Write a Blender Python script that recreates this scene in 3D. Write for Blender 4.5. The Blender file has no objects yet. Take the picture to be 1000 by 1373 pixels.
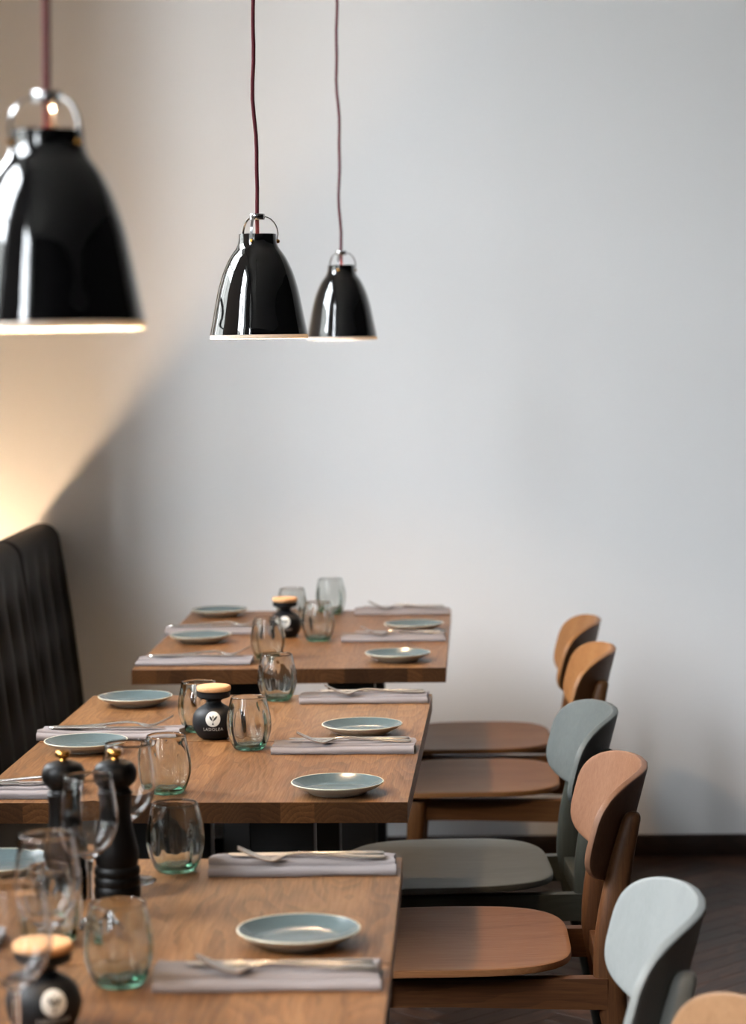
import bpy, bmesh, math, random
from mathutils import Vector, Matrix
random.seed(7)
PI = math.pi
scene = bpy.context.scene
COL = scene.collection

# ------------------------------------------------------------------ camera
CAM_Z, PITCH, YAW, ROLL, FPX = 1.4719, 0.0703, 0.0282, -0.0135, 3238.0
fw = Vector((-math.sin(YAW)*math.cos(PITCH), math.cos(YAW)*math.cos(PITCH), -math.sin(PITCH)))
r0 = Vector((math.cos(YAW), math.sin(YAW), 0)); u0 = r0.cross(fw)
rt = r0*math.cos(ROLL) + u0*math.sin(ROLL); up = -r0*math.sin(ROLL) + u0*math.cos(ROLL)
cd = bpy.data.cameras.new('camera'); cam = bpy.data.objects.new('camera', cd); COL.objects.link(cam)
cam.matrix_world = Matrix(((rt.x, up.x, -fw.x, 0), (rt.y, up.y, -fw.y, 0), (rt.z, up.z, -fw.z, CAM_Z), (0, 0, 0, 1)))
cd.sensor_fit = 'VERTICAL'; cd.sensor_height = 36.0; cd.lens = FPX/1373.0*36.0
cd.clip_start = 0.05; cd.clip_end = 200
cd.dof.use_dof = True; cd.dof.focus_distance = 4.05; cd.dof.aperture_fstop = 4.6; cd.dof.aperture_blades = 0
scene.camera = cam

# ------------------------------------------------------------------ world, daylight, exposure
w = bpy.data.worlds.new('overcast_sky'); scene.world = w; w.use_nodes = True
bg = w.node_tree.nodes['Background']
bg.inputs['Color'].default_value = (0.90, 0.95, 1.0, 1); bg.inputs['Strength'].default_value = 41.0
vs = scene.view_settings
vs.view_transform = 'Standard'; vs.look = 'None'; vs.gamma = 1.0; vs.use_curve_mapping = False
vs.exposure = 0.0
cy = scene.cycles
cy.use_denoising = True
cy.sample_clamp_indirect = 6.0
cy.max_bounces = 14; cy.diffuse_bounces = 5; cy.glossy_bounces = 6; cy.transmission_bounces = 12

WX = -2.0                     # inner face of the window wall
BACK = 6.82                   # back wall
RIGHT = 5.6; FRONT = -3.2; CEIL = 4.4
WINS = [(4.1, 5.45), (1.2, 2.6), (-2.5, -0.7)]
WZ0, WZ1 = 0.62, 4.0
for y0, y1 in WINS:           # sky portals: they only guide the sampling of the sky through each opening
    ld = bpy.data.lights.new('window_portal', 'AREA'); ld.shape = 'RECTANGLE'
    ld.size = WZ1-WZ0; ld.size_y = y1-y0; ld.cycles.is_portal = True
    lo = bpy.data.objects.new('window_portal', ld); COL.objects.link(lo)
    lo.location = (WX-0.36, (y0+y1)/2, (WZ0+WZ1)/2); lo.rotation_euler = (0, -PI/2, 0)

# ------------------------------------------------------------------ mesh helpers
def link(o, parent=None):
    COL.objects.link(o)
    if parent is not None: o.parent = parent
    return o
def mk(name, verts, faces, mat, parent=None, smooth=True, loc=None, rot=None, sharp=None):
    me = bpy.data.meshes.new(name); me.from_pydata([tuple(v) for v in verts], [], faces); me.update()
    bm = bmesh.new(); bm.from_mesh(me); bmesh.ops.recalc_face_normals(bm, faces=bm.faces); bm.to_mesh(me); bm.free()
    if smooth:
        me.polygons.foreach_set('use_smooth', [True]*len(me.polygons))
        if sharp is not None: me.set_sharp_from_angle(angle=math.radians(sharp))
    me.materials.append(mat)
    o = bpy.data.objects.new(name, me); link(o, parent)
    if loc is not None: o.location = loc
    if rot is not None: o.rotation_euler = rot
    return o
def empty(name, loc=(0, 0, 0), rz=0.0):
    o = bpy.data.objects.new(name, None); COL.objects.link(o); o.location = loc; o.rotation_euler = (0, 0, rz)
    o.empty_display_size = 0.05
    return o
def tag(o, label, cat, group=None):
    o['label'] = label; o['category'] = cat
    if group: o['group'] = group
    return o
def struct(o, label=None):
    o['kind'] = 'structure'
    if label: o['label'] = label
    return o
def copy_tree(o, parent=None):
    c = o.copy(); COL.objects.link(c)
    if parent is not None: c.parent = parent
    for ch in o.children: copy_tree(ch, c)
    return c
def box_vf(x0, x1, y0, y1, z0, z1):
    v = [(x0,y0,z0),(x1,y0,z0),(x1,y1,z0),(x0,y1,z0),(x0,y0,z1),(x1,y0,z1),(x1,y1,z1),(x0,y1,z1)]
    f = [(0,3,2,1),(4,5,6,7),(0,1,5,4),(1,2,6,5),(2,3,7,6),(3,0,4,7)]
    return v, f
def join(parts):
    V, F = [], []
    for v, f in parts:
        n = len(V); V += list(v); F += [tuple(i+n for i in q) for q in f]
    return V, F
def bevel_box(name, x0, x1, y0, y1, z0, z1, b, mat, parent=None, seg=2):
    v, f = box_vf(x0, x1, y0, y1, z0, z1)
    bm = bmesh.new(); vs_ = [bm.verts.new(q) for q in v]
    for q in f: bm.faces.new([vs_[i] for i in q])
    bmesh.ops.recalc_face_normals(bm, faces=bm.faces)
    bmesh.ops.bevel(bm, geom=list(bm.edges), offset=b, segments=seg, affect='EDGES', profile=0.5)
    me = bpy.data.meshes.new(name); bm.to_mesh(me); bm.free()
    me.polygons.foreach_set('use_smooth', [True]*len(me.polygons)); me.set_sharp_from_angle(angle=math.radians(40))
    me.materials.append(mat)
    o = bpy.data.objects.new(name, me); link(o, parent); return o
def lathe_vf(prof, n=48, mod=None):
    """prof: (r, z) list; r == 0 at an end makes a pole"""
    V, F, rows = [], [], []
    for k, (r, z) in enumerate(prof):
        if r < 1e-7:
            rows.append([len(V)]); V.append((0, 0, z))
        else:
            row = []
            for i in range(n):
                a = 2*PI*i/n; rr = r if mod is None else mod(r, z, a, k)
                row.append(len(V)); V.append((rr*math.cos(a), rr*math.sin(a), z))
            rows.append(row)
    for a, b in zip(rows, rows[1:]):
        for i in range(n):
            j = (i+1) % n
            if len(a) == 1 and len(b) == 1: continue
            if len(a) == 1: F.append((a[0], b[j], b[i]))
            elif len(b) == 1: F.append((a[i], a[j], b[0]))
            else: F.append((a[i], a[j], b[j], b[i]))
    return V, F
def smooth_prof(pts, sub=6):
    """Catmull-Rom through profile points"""
    out = []; P = [pts[0]] + list(pts) + [pts[-1]]
    for i in range(1, len(P)-2):
        p0, p1, p2, p3 = P[i-1], P[i], P[i+1], P[i+2]
        for k in range(sub):
            t = k/sub
            out.append(tuple(0.5*((2*p1[d]) + (-p0[d]+p2[d])*t + (2*p0[d]-5*p1[d]+4*p2[d]-p3[d])*t*t + (-p0[d]+3*p1[d]-3*p2[d]+p3[d])*t**3) for d in range(len(p1))))
    out.append(tuple(pts[-1])); return out
def tube_vf(pts, rad, n=10, caps=True):
    pts = [Vector(p) for p in pts]; V, F = [], []
    t0 = (pts[1]-pts[0]).normalized(); ref = Vector((0, 0, 1)) if abs(t0.z) < 0.9 else Vector((1, 0, 0))
    nrm = t0.cross(ref).normalized()
    for k, p in enumerate(pts):
        t = (pts[min(k+1, len(pts)-1)] - pts[max(k-1, 0)]).normalized()
        nrm = (nrm - t*nrm.dot(t)).normalized(); b = t.cross(nrm)
        r = rad[k] if isinstance(rad, (list, tuple)) else rad
        for i in range(n):
            a = 2*PI*i/n; V.append(p + (nrm*math.cos(a) + b*math.sin(a))*r)
    for k in range(len(pts)-1):
        for i in range(n):
            j = (i+1) % n; F.append((k*n+i, k*n+j, (k+1)*n+j, (k+1)*n+i))
    if caps:
        F.append(tuple(range(n-1, -1, -1))); F.append(tuple((len(pts)-1)*n+i for i in range(n)))
    return V, F
def strap_vf(pts, wdir, wid, th):
    """flat strap along pts: half width wid across wdir, thickness th"""
    pts = [Vector(p) for p in pts]; wd = Vector(wdir).normalized(); V, F = [], []
    for k, p in enumerate(pts):
        t = (pts[min(k+1, len(pts)-1)] - pts[max(k-1, 0)]).normalized(); nn = t.cross(wd).normalized()
        wk = wid[k] if isinstance(wid, (list, tuple)) else wid
        for a, b in ((-1, -1), (1, -1), (1, 1), (-1, 1)): V.append(p + wd*(a*wk) + nn*(b*th/2))
    for k in range(len(pts)-1):
        for i in range(4):
            j = (i+1) % 4; F.append((k*4+i, k*4+j, (k+1)*4+j, (k+1)*4+i))
    F.append((3, 2, 1, 0)); m = (len(pts)-1)*4; F.append((m, m+1, m+2, m+3))
    return V, F
def slices_vf(sl, n=14, e=3.0):
    """stack of horizontal superellipse slices (cx, cy, z, half x, half y)"""
    V, F = [], []
    for cx, cy_, z, hx, hy in sl:
        for i in range(n):
            a = 2*PI*(i+0.5)/n; c, s = math.cos(a), math.sin(a)
            V.append((cx + hx*math.copysign(abs(c)**(2/e), c), cy_ + hy*math.copysign(abs(s)**(2/e), s), z))
    for k in range(len(sl)-1):
        for i in range(n):
            j = (i+1) % n; F.append((k*n+i, k*n+j, (k+1)*n+j, (k+1)*n+i))
    F.append(tuple(range(n-1, -1, -1))); F.append(tuple((len(sl)-1)*n+i for i in range(n)))
    return V, F
def sheet_vf(outline, surf, th, n=72):
    """bent plywood sheet: outline(a)->(u,v), surf(u,v)->(point, normal), thickness th along -normal, rounded rim"""
    rings = [0.0, 0.2, 0.4, 0.58, 0.74, 0.87, 0.955, 0.99, 1.0]
    V, F, rows = [], [], []
    def row(rf, depth):
        if rf == 0:
            p, nn = surf(0, 0); V.append(Vector(p) - Vector(nn)*depth); return [len(V)-1]
        r = []
        for i in range(n):
            u, v = outline(2*PI*i/n); p, nn = surf(u*rf, v*rf)
            r.append(len(V)); V.append(Vector(p) - Vector(nn)*depth)
        return r
    e = th*0.16
    for rf in rings[:-2]: rows.append(row(rf, 0.0))
    rows.append(row(0.988, 0.0)); rows.append(row(0.998, e*0.5)); rows.append(row(1.0, e*1.6))
    rows.append(row(1.0, th-e*1.6)); rows.append(row(0.998, th-e*0.5)); rows.append(row(0.988, th))
    for rf in reversed(rings[:-2]): rows.append(row(rf, th))
    for a, b in zip(rows, rows[1:]):
        for i in range(n):
            j = (i+1) % n
            if len(a) == 1: F.append((a[0], b[i], b[j]))
            elif len(b) == 1: F.append((a[i], b[0], a[j]))
            else: F.append((a[i], b[i], b[j], a[j]))
    return V, F

# ------------------------------------------------------------------ materials
def srgb(r, g, b):
    f = lambda c: c/12.92 if c <= 0.04045 else ((c+0.055)/1.055)**2.4
    return (f(r/255), f(g/255), f(b/255), 1)
def mat_base(name):
    m = bpy.data.materials.new(name); m.use_nodes = True
    nt = m.node_tree; b = nt.nodes['Principled BSDF']; return m, nt, b
def N(nt, t, **kw):
    n = nt.nodes.new(t)
    for k, v in kw.items(): setattr(n, k, v)
    return n
def plain(name, col, rough=0.5, metal=0.0, spec=None, coat=0.0, bump=None):
    m, nt, b = mat_base(name)
    b.inputs['Base Color'].default_value = col; b.inputs['Roughness'].default_value = rough; b.inputs['Metallic'].default_value = metal
    if spec is not None: b.inputs['Specular IOR Level'].default_value = spec
    if coat: b.inputs['Coat Weight'].default_value = coat; b.inputs['Coat Roughness'].default_value = 0.03
    tc = N(nt, 'ShaderNodeTexCoord'); ns = N(nt, 'ShaderNodeTexNoise')
    sc_, st, var = bump if bump else (40.0, 0.0, 0.04)
    ns.inputs['Scale'].default_value = sc_; ns.inputs['Detail'].default_value = 4
    nt.links.new(tc.outputs['Object'], ns.inputs['Vector'])
    mx = N(nt, 'ShaderNodeMix', data_type='RGBA', blend_type='MULTIPLY'); mx.inputs['Factor'].default_value = 1.0
    mr = N(nt, 'ShaderNodeMapRange'); mr.inputs['To Min'].default_value = 1-var; mr.inputs['To Max'].default_value = 1+var
    nt.links.new(ns.outputs['Fac'], mr.inputs['Value']); mx.inputs['A'].default_value = col
    nt.links.new(mr.outputs['Result'], mx.inputs['B']); nt.links.new(mx.outputs['Result'], b.inputs['Base Color'])
    if st:
        bp = N(nt, 'ShaderNodeBump'); bp.inputs['Strength'].default_value = st; bp.inputs['Distance'].default_value = 0.002
        nt.links.new(ns.outputs['Fac'], bp.inputs['Height']); nt.links.new(bp.outputs['Normal'], b.inputs['Normal'])
    return m
def wood(name, dark, mid, light, grain='Y', ring=40.0, rough=0.42, vary=0.16, endgrain=None, fine=1.0, spec=0.3, rw=0.30):
    """solid oak: rings around the grain axis, pores stretched along it; every board shifted by its own random"""
    m, nt, b = mat_base(name); L = nt.links.new
    tc = N(nt, 'ShaderNodeTexCoord'); oi = N(nt, 'ShaderNodeObjectInfo')
    sc1 = N(nt, 'ShaderNodeVectorMath', operation='SCALE'); sc1.inputs[0].default_value = (13.1, 7.7, 9.3)
    L(oi.outputs['Random'], sc1.inputs['Scale'])
    add = N(nt, 'ShaderNodeVectorMath', operation='ADD'); L(tc.outputs['Object'], add.inputs[0]); L(sc1.outputs[0], add.inputs[1])
    def stretched(along, across):
        v = {'X': (along, across, across), 'Y': (across, along, across), 'Z': (across, across, along)}[grain]
        mp = N(nt, 'ShaderNodeVectorMath', operation='MULTIPLY'); mp.inputs[1].default_value = v
        L(add.outputs[0], mp.inputs[0]); return mp
    # slow warp for the flame figure
    wn = N(nt, 'ShaderNodeTexNoise'); wn.inputs['Scale'].default_value = 1.0; wn.inputs['Detail'].default_value = 2
    L(stretched(2.2, 7.0).outputs[0], wn.inputs['Vector'])
    wsub = N(nt, 'ShaderNodeVectorMath', operation='SUBTRACT'); wsub.inputs[1].default_value = (0.5, 0.5, 0.5); L(wn.outputs['Color'], wsub.inputs[0])
    wsc = N(nt, 'ShaderNodeVectorMath', operation='SCALE'); wsc.inputs['Scale'].default_value = 0.11; L(wsub.outputs[0], wsc.inputs[0])
    # ring axis offset differs per board
    rs = N(nt, 'ShaderNodeVectorMath', operation='SCALE')
    rs.inputs[0].default_value = {'X': (0, 0.07, 0.05), 'Y': (0.07, 0, 0.05), 'Z': (0.07, 0.05, 0)}[grain]; L(oi.outputs['Random'], rs.inputs['Scale'])
    ro = N(nt, 'ShaderNodeVectorMath', operation='ADD'); ro.inputs[1].default_value = {'X': (0, -0.03, 0.03), 'Y': (-0.03, 0, 0.03), 'Z': (-0.03, 0.03, 0)}[grain]; L(rs.outputs[0], ro.inputs[0])
    a2 = N(nt, 'ShaderNodeVectorMath', operation='ADD'); L(tc.outputs['Object'], a2.inputs[0]); L(ro.outputs[0], a2.inputs[1])
    a3 = N(nt, 'ShaderNodeVectorMath', operation='ADD'); L(a2.outputs[0], a3.inputs[0]); L(wsc.outputs[0], a3.inputs[1])
    wv = N(nt, 'ShaderNodeTexWave', wave_type='RINGS', rings_direction=grain, wave_profile='SAW')
    wv.inputs['Scale'].default_value = ring; wv.inputs['Distortion'].default_value = 1.2; wv.inputs['Detail'].default_value = 2
    wv.inputs['Detail Scale'].default_value = 1.5
    L(a3.outputs[0], wv.inputs['Vector'])
    pn = N(nt, 'ShaderNodeTexNoise'); pn.inputs['Scale'].default_value = 1.0; pn.inputs['Detail'].default_value = 5; pn.inputs['Roughness'].default_value = 0.6
    L(stretched(14.0*fine, 420.0*fine).outputs[0], pn.inputs['Vector'])
    bn = N(nt, 'ShaderNodeTexNoise'); bn.inputs['Scale'].default_value = 1.0; bn.inputs['Detail'].default_value = 3
    L(stretched(3.0, 16.0).outputs[0], bn.inputs['Vector'])
    m1 = N(nt, 'ShaderNodeMath', operation='MULTIPLY'); m1.inputs[1].default_value = rw; L(wv.outputs['Fac'], m1.inputs[0])
    m2 = N(nt, 'ShaderNodeMath', operation='MULTIPLY_ADD'); m2.inputs[1].default_value = 0.50; L(pn.outputs['Fac'], m2.inputs[0]); L(m1.outputs[0], m2.inputs[2])
    m3 = N(nt, 'ShaderNodeMath', operation='MULTIPLY_ADD'); m3.inputs[1].default_value = 0.40; L(bn.outputs['Fac'], m3.inputs[0]); L(m2.outputs[0], m3.inputs[2])
    cr = N(nt, 'ShaderNodeValToRGB'); e = cr.color_ramp.elements
    e[0].position = 0.34-(0.3-rw)/2; e[0].color = dark; e[1].position = 0.86-(0.3-rw)/2; e[1].color = light
    k = e.new(0.58-(0.3-rw)/2); k.color = mid
    L(m3.outputs[0], cr.inputs['Fac'])
    col = cr.outputs['Color']
    mr = N(nt, 'ShaderNodeMapRange'); mr.inputs['To Min'].default_value = 1-vary; mr.inputs['To Max'].default_value = 1+vary
    L(oi.outputs['Random'], mr.inputs['Value'])
    mx = N(nt, 'ShaderNodeMix', data_type='RGBA', blend_type='MULTIPLY'); mx.inputs['Factor'].default_value = 1.0
    L(col, mx.inputs['A']); L(mr.outputs['Result'], mx.inputs['B']); col = mx.outputs['Result']
    if endgrain:
        sep = N(nt, 'ShaderNodeSeparateXYZ'); L(tc.outputs['Normal'], sep.inputs[0])
        ab = N(nt, 'ShaderNodeMath', operation='ABSOLUTE'); L(sep.outputs[grain], ab.inputs[0])
        st = N(nt, 'ShaderNodeMapRange'); st.inputs['From Min'].default_value = 0.6; st.inputs['From Max'].default_value = 0.9; L(ab.outputs[0], st.inputs['Value'])
        mu = N(nt, 'ShaderNodeMix', data_type='RGBA', blend_type='MULTIPLY'); mu.inputs['B'].default_value = endgrain
        L(st.outputs['Result'], mu.inputs['Factor']); L(col, mu.inputs['A']); col = mu.outputs['Result']
        fr = N(nt, 'ShaderNodeMath', operation='MULTIPLY'); fr.inputs[1].default_value = 37.3; L(oi.outputs['Random'], fr.inputs[0])
        f2 = N(nt, 'ShaderNodeMath', operation='FRACT'); L(fr.outputs[0], f2.inputs[0])
        er = N(nt, 'ShaderNodeMapRange'); er.inputs['To Min'].default_value = 0.50; er.inputs['To Max'].default_value = 1.5; L(f2.outputs[0], er.inputs['Value'])
        m4 = N(nt, 'ShaderNodeMix', data_type='RGBA', blend_type='MULTIPLY'); L(st.outputs['Result'], m4.inputs['Factor']); L(col, m4.inputs['A']); L(er.outputs['Result'], m4.inputs['B']); col = m4.outputs['Result']
    L(col, b.inputs['Base Color'])
    rm = N(nt, 'ShaderNodeMapRange'); rm.inputs['To Min'].default_value = rough+0.1; rm.inputs['To Max'].default_value = rough-0.08
    L(pn.outputs['Fac'], rm.inputs['Value']); L(rm.outputs['Result'], b.inputs['Roughness'])
    bp = N(nt, 'ShaderNodeBump'); bp.inputs['Strength'].default_value = 0.12; bp.inputs['Distance'].default_value = 0.0008
    L(m2.outputs[0], bp.inputs['Height']); L(bp.outputs['Normal'], b.inputs['Normal'])
    b.inputs['Specular IOR Level'].default_value = spec
    return m
def glass(name, tint, density, rough=0.0):
    m = bpy.data.materials.new(name); m.use_nodes = True; nt = m.node_tree; nt.nodes.clear()
    o = N(nt, 'ShaderNodeOutputMaterial'); g = N(nt, 'ShaderNodeBsdfGlass'); g.inputs['IOR'].default_value = 1.48; g.inputs['Roughness'].default_value = rough
    tc = N(nt, 'ShaderNodeTexCoord'); ns = N(nt, 'ShaderNodeTexNoise'); ns.inputs['Scale'].default_value = 55; ns.inputs['Detail'].default_value = 1
    bp = N(nt, 'ShaderNodeBump'); bp.inputs['Strength'].default_value = 0.10; bp.inputs['Distance'].default_value = 0.003
    nt.links.new(tc.outputs['Object'], ns.inputs['Vector']); nt.links.new(ns.outputs['Fac'], bp.inputs['Height']); nt.links.new(bp.outputs['Normal'], g.inputs['Normal'])
    nt.links.new(g.outputs[0], o.inputs['Surface'])
    if density:
        va = N(nt, 'ShaderNodeVolumeAbsorption'); va.inputs['Color'].default_value = tint; va.inputs['Density'].default_value = density
        nt.links.new(va.outputs[0], o.inputs['Volume'])
    return m
def emit(name, col, strength):
    m = bpy.data.materials.new(name); m.use_nodes = True; nt = m.node_tree; nt.nodes.clear()
    o = N(nt, 'ShaderNodeOutputMaterial'); e = N(nt, 'ShaderNodeEmission'); e.inputs['Color'].default_value = col; e.inputs['Strength'].default_value = strength
    nt.links.new(e.outputs[0], o.inputs['Surface']); return m
def pane_mat():
    m = bpy.data.materials.new('window_glass'); m.use_nodes = True; nt = m.node_tree; nt.nodes.clear()
    o = N(nt, 'ShaderNodeOutputMaterial'); t = N(nt, 'ShaderNodeBsdfTransparent'); g = N(nt, 'ShaderNodeBsdfGlossy'); g.inputs['Roughness'].default_value = 0.02
    mx = N(nt, 'ShaderNodeMixShader'); lw = N(nt, 'ShaderNodeFresnel'); lw.inputs['IOR'].default_value = 1.4
    nt.links.new(lw.outputs[0], mx.inputs['Fac']); nt.links.new(t.outputs[0], mx.inputs[1]); nt.links.new(g.outputs[0], mx.inputs[2]); nt.links.new(mx.outputs[0], o.inputs['Surface'])
    return m
def liner_mat():
    m = bpy.data.materials.new('white_shade_liner'); m.use_nodes = True; nt = m.node_tree; nt.nodes.clear()
    o = N(nt, 'ShaderNodeOutputMaterial'); d = N(nt, 'ShaderNodeBsdfDiffuse'); d.inputs['Color'].default_value = (0.86, 0.84, 0.80, 1)
    t = N(nt, 'ShaderNodeBsdfTranslucent'); t.inputs['Color'].default_value = (0.86, 0.80, 0.72, 1)
    mx = N(nt, 'ShaderNodeMixShader'); mx.inputs['Fac'].default_value = 0.45
    nt.links.new(d.outputs[0], mx.inputs[1]); nt.links.new(t.outputs[0], mx.inputs[2]); nt.links.new(mx.outputs[0], o.inputs['Surface'])
    return m

M = {}
M['wall'] = plain('white_wall_paint', srgb(236, 236, 236), 0.85, bump=(180.0, 0.05, 0.01))
M['ceiling'] = plain('ceiling_paint', srgb(170, 168, 165), 0.9)
M['dark_wall'] = plain('dark_wall_paint', srgb(56, 52, 49), 0.85)
M['sill'] = plain('window_frame_paint', srgb(40, 40, 42), 0.5)
M['baseboard'] = wood('baseboard_wood', srgb(28, 18, 14), srgb(38, 25, 20), srgb(50, 34, 27), 'X', rough=0.5)
M['floor'] = wood('dark_floor_oak', srgb(29, 18, 13), srgb(52, 34, 25), srgb(82, 55, 40), 'X', rough=0.40, vary=0.5, ring=30, spec=0.25)
M['floor_base'] = plain('floor_joint', srgb(18, 13, 11), 0.9)
M['table'] = wood('oiled_oak_top', srgb(68, 42, 21), srgb(106, 71, 40), srgb(134, 97, 62), 'Y', ring=34, rough=0.40, vary=0.15, endgrain=(0.42, 0.36, 0.30, 1), rw=0.20, spec=0.22)
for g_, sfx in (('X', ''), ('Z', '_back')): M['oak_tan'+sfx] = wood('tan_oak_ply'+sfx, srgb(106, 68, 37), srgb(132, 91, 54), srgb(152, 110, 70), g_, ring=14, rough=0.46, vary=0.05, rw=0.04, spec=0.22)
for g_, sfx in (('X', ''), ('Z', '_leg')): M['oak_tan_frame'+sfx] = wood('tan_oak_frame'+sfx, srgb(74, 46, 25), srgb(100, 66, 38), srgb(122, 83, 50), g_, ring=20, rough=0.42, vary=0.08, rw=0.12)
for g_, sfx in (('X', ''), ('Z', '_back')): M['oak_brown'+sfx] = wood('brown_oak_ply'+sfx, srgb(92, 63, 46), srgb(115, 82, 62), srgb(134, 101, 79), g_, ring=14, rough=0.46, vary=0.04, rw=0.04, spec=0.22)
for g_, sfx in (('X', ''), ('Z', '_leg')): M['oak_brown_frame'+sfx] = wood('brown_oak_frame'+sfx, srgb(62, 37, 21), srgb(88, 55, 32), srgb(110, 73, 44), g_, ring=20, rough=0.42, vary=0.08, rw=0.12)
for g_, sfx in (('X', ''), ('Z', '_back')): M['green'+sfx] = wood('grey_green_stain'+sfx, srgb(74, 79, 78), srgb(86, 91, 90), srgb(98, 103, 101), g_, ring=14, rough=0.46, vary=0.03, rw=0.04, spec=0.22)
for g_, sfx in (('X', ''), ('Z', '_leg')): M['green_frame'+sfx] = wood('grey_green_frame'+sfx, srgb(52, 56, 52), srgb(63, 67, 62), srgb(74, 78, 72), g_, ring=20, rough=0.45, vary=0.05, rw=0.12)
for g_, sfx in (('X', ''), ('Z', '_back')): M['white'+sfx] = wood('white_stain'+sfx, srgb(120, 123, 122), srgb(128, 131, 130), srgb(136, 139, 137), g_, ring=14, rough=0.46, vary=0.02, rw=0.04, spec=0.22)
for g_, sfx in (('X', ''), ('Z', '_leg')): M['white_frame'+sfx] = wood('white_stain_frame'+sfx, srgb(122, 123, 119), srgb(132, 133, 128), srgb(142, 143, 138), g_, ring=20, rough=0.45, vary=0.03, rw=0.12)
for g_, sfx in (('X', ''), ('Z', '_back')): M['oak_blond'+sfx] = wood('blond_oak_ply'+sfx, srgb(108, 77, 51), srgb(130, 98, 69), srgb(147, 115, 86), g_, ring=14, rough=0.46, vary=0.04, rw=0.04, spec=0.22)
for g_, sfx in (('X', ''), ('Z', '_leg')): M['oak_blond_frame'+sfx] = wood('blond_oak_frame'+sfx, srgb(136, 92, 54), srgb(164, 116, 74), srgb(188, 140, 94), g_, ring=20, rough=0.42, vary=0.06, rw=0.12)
M['oak_brown'] = wood('brown_oak_seat_lamplit', srgb(116, 72, 42), srgb(144, 96, 60), srgb(164, 118, 80), 'X', ring=14, rough=0.46, vary=0.04, rw=0.04, spec=0.22)  # same ply as the brown backrest, warm lamplight put into the seat colour
M['black_metal'] = plain('black_powder_coat', srgb(20, 20, 21), 0.5)
M['leather'] = plain('black_brown_leather', srgb(15, 12, 10), 0.6, spec=0.16, bump=(240.0, 0.25, 0.08))
M['plinth'] = plain('bench_plinth', srgb(24, 21, 20), 0.7)
M['gloss_black'] = plain('gloss_black_lacquer', srgb(8, 8, 9), 0.04, coat=1.0)
M['liner'] = liner_mat()
M['chrome'] = plain('brushed_chrome', srgb(188, 188, 190), 0.16, 1.0)
M['steel'] = plain('polished_cutlery_steel', srgb(222, 217, 210), 0.27, 1.0)
M['cord'] = plain('dark_red_cord', srgb(86, 15, 27), 0.85, bump=(900.0, 0.4, 0.2))
M['bulb'] = emit('warm_bulb', (1.0, 0.66, 0.38, 1), 1150.0)
M['led'] = emit('warm_led', (1.0, 0.69, 0.43, 1), 68.0)
M['glaze'] = plain('teal_glaze', srgb(77, 90, 92), 0.2, bump=(300.0, 0.06, 0.16))
M['stoneware'] = plain('cream_stoneware', srgb(188, 190, 182), 0.30, bump=(200.0, 0.03, 0.05))
M['rim'] = plain('ochre_rim', srgb(196, 192, 172), 0.28)
M['napkin'] = plain('grey_linen', srgb(128, 121, 121), 0.92, bump=(900.0, 0.5, 0.10))
M['tumbler'] = glass('green_recycled_glass', (0.38, 0.67, 0.53, 1), 44.0)
M['wineglass'] = glass('clear_glass', (0.9, 0.95, 0.93, 1), 0.0)
M['ceramic'] = plain('matte_black_ceramic', srgb(18, 19, 21), 0.52, spec=0.25, bump=(500.0, 0.05, 0.05))
M['cork'] = plain('cork', srgb(206, 158, 112), 0.85, bump=(420.0, 0.6, 0.28))
M['print'] = plain('pale_grey_print', srgb(206, 206, 200), 0.6)
M['print_dark'] = plain('black_print', srgb(22, 23, 25), 0.6)
M['mill'] = plain('black_stained_wood', srgb(10, 8, 7), 0.42, spec=0.15, bump=(300.0, 0.08, 0.1))
M['brass'] = plain('brass', srgb(224, 164, 84), 0.22, 1.0)
M['pane'] = pane_mat()
M['pavement'] = plain('grey_pavement', srgb(120, 120, 116), 0.9)

# ------------------------------------------------------------------ room shell
TH = 0.36
fl = struct(mk('floor', *box_vf(WX-TH, RIGHT+0.2, FRONT-0.2, BACK+0.2, -0.12, -0.012), M['floor_base'], smooth=False), 'dark brown oak herringbone floor')
struct(mk('ceiling', *box_vf(WX-TH, RIGHT+0.2, FRONT-0.2, BACK+0.2, CEIL, CEIL+0.15), M['ceiling'], smooth=False), 'plain painted ceiling')
struct(mk('wall_back', *box_vf(WX-TH, RIGHT+0.2, BACK, BACK+0.2, -0.02, CEIL+0.02), M['wall'], smooth=False), 'plain white painted wall behind the tables')
struct(mk('wall_right', *box_vf(RIGHT, RIGHT+0.2, FRONT-0.2, BACK+0.01, -0.02, CEIL+0.02), M['dark_wall'], smooth=False), 'dark painted wall on the right side of the room')
struct(mk('wall_front', *box_vf(WX-TH, RIGHT+0.2, FRONT-0.2, FRONT, -0.02, CEIL+0.02), M['dark_wall'], smooth=False), 'dark painted wall behind the camera')
parts = [box_vf(WX-TH, WX, FRONT, BACK+0.01, -0.02, WZ0), box_vf(WX-TH, WX, FRONT, BACK+0.01, WZ1, CEIL+0.02)]
edges = [FRONT] + [e for y0, y1 in sorted(WINS) for e in (y0, y1)] + [BACK+0.01]
for i in range(0, len(edges), 2): parts.append(box_vf(WX-TH, WX, edges[i], edges[i+1], WZ0-0.001, WZ1+0.001))
parts.append(box_vf(WX-0.01, -1.46, 5.84, BACK+0.01, -0.02, CEIL+0.02))      # unseen corner pier, added to shade the left part of the back wall
struct(mk('wall_left', *join(parts), M['wall'], smooth=False), 'white window wall with deep reveals on the bench side')
bevel = bevel_box('baseboard_back', -1.44, RIGHT, BACK-0.016, BACK+0.002, 0.0, 0.062, 0.004, M['baseboard']); struct(bevel, 'dark brown baseboard along the white wall')
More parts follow.
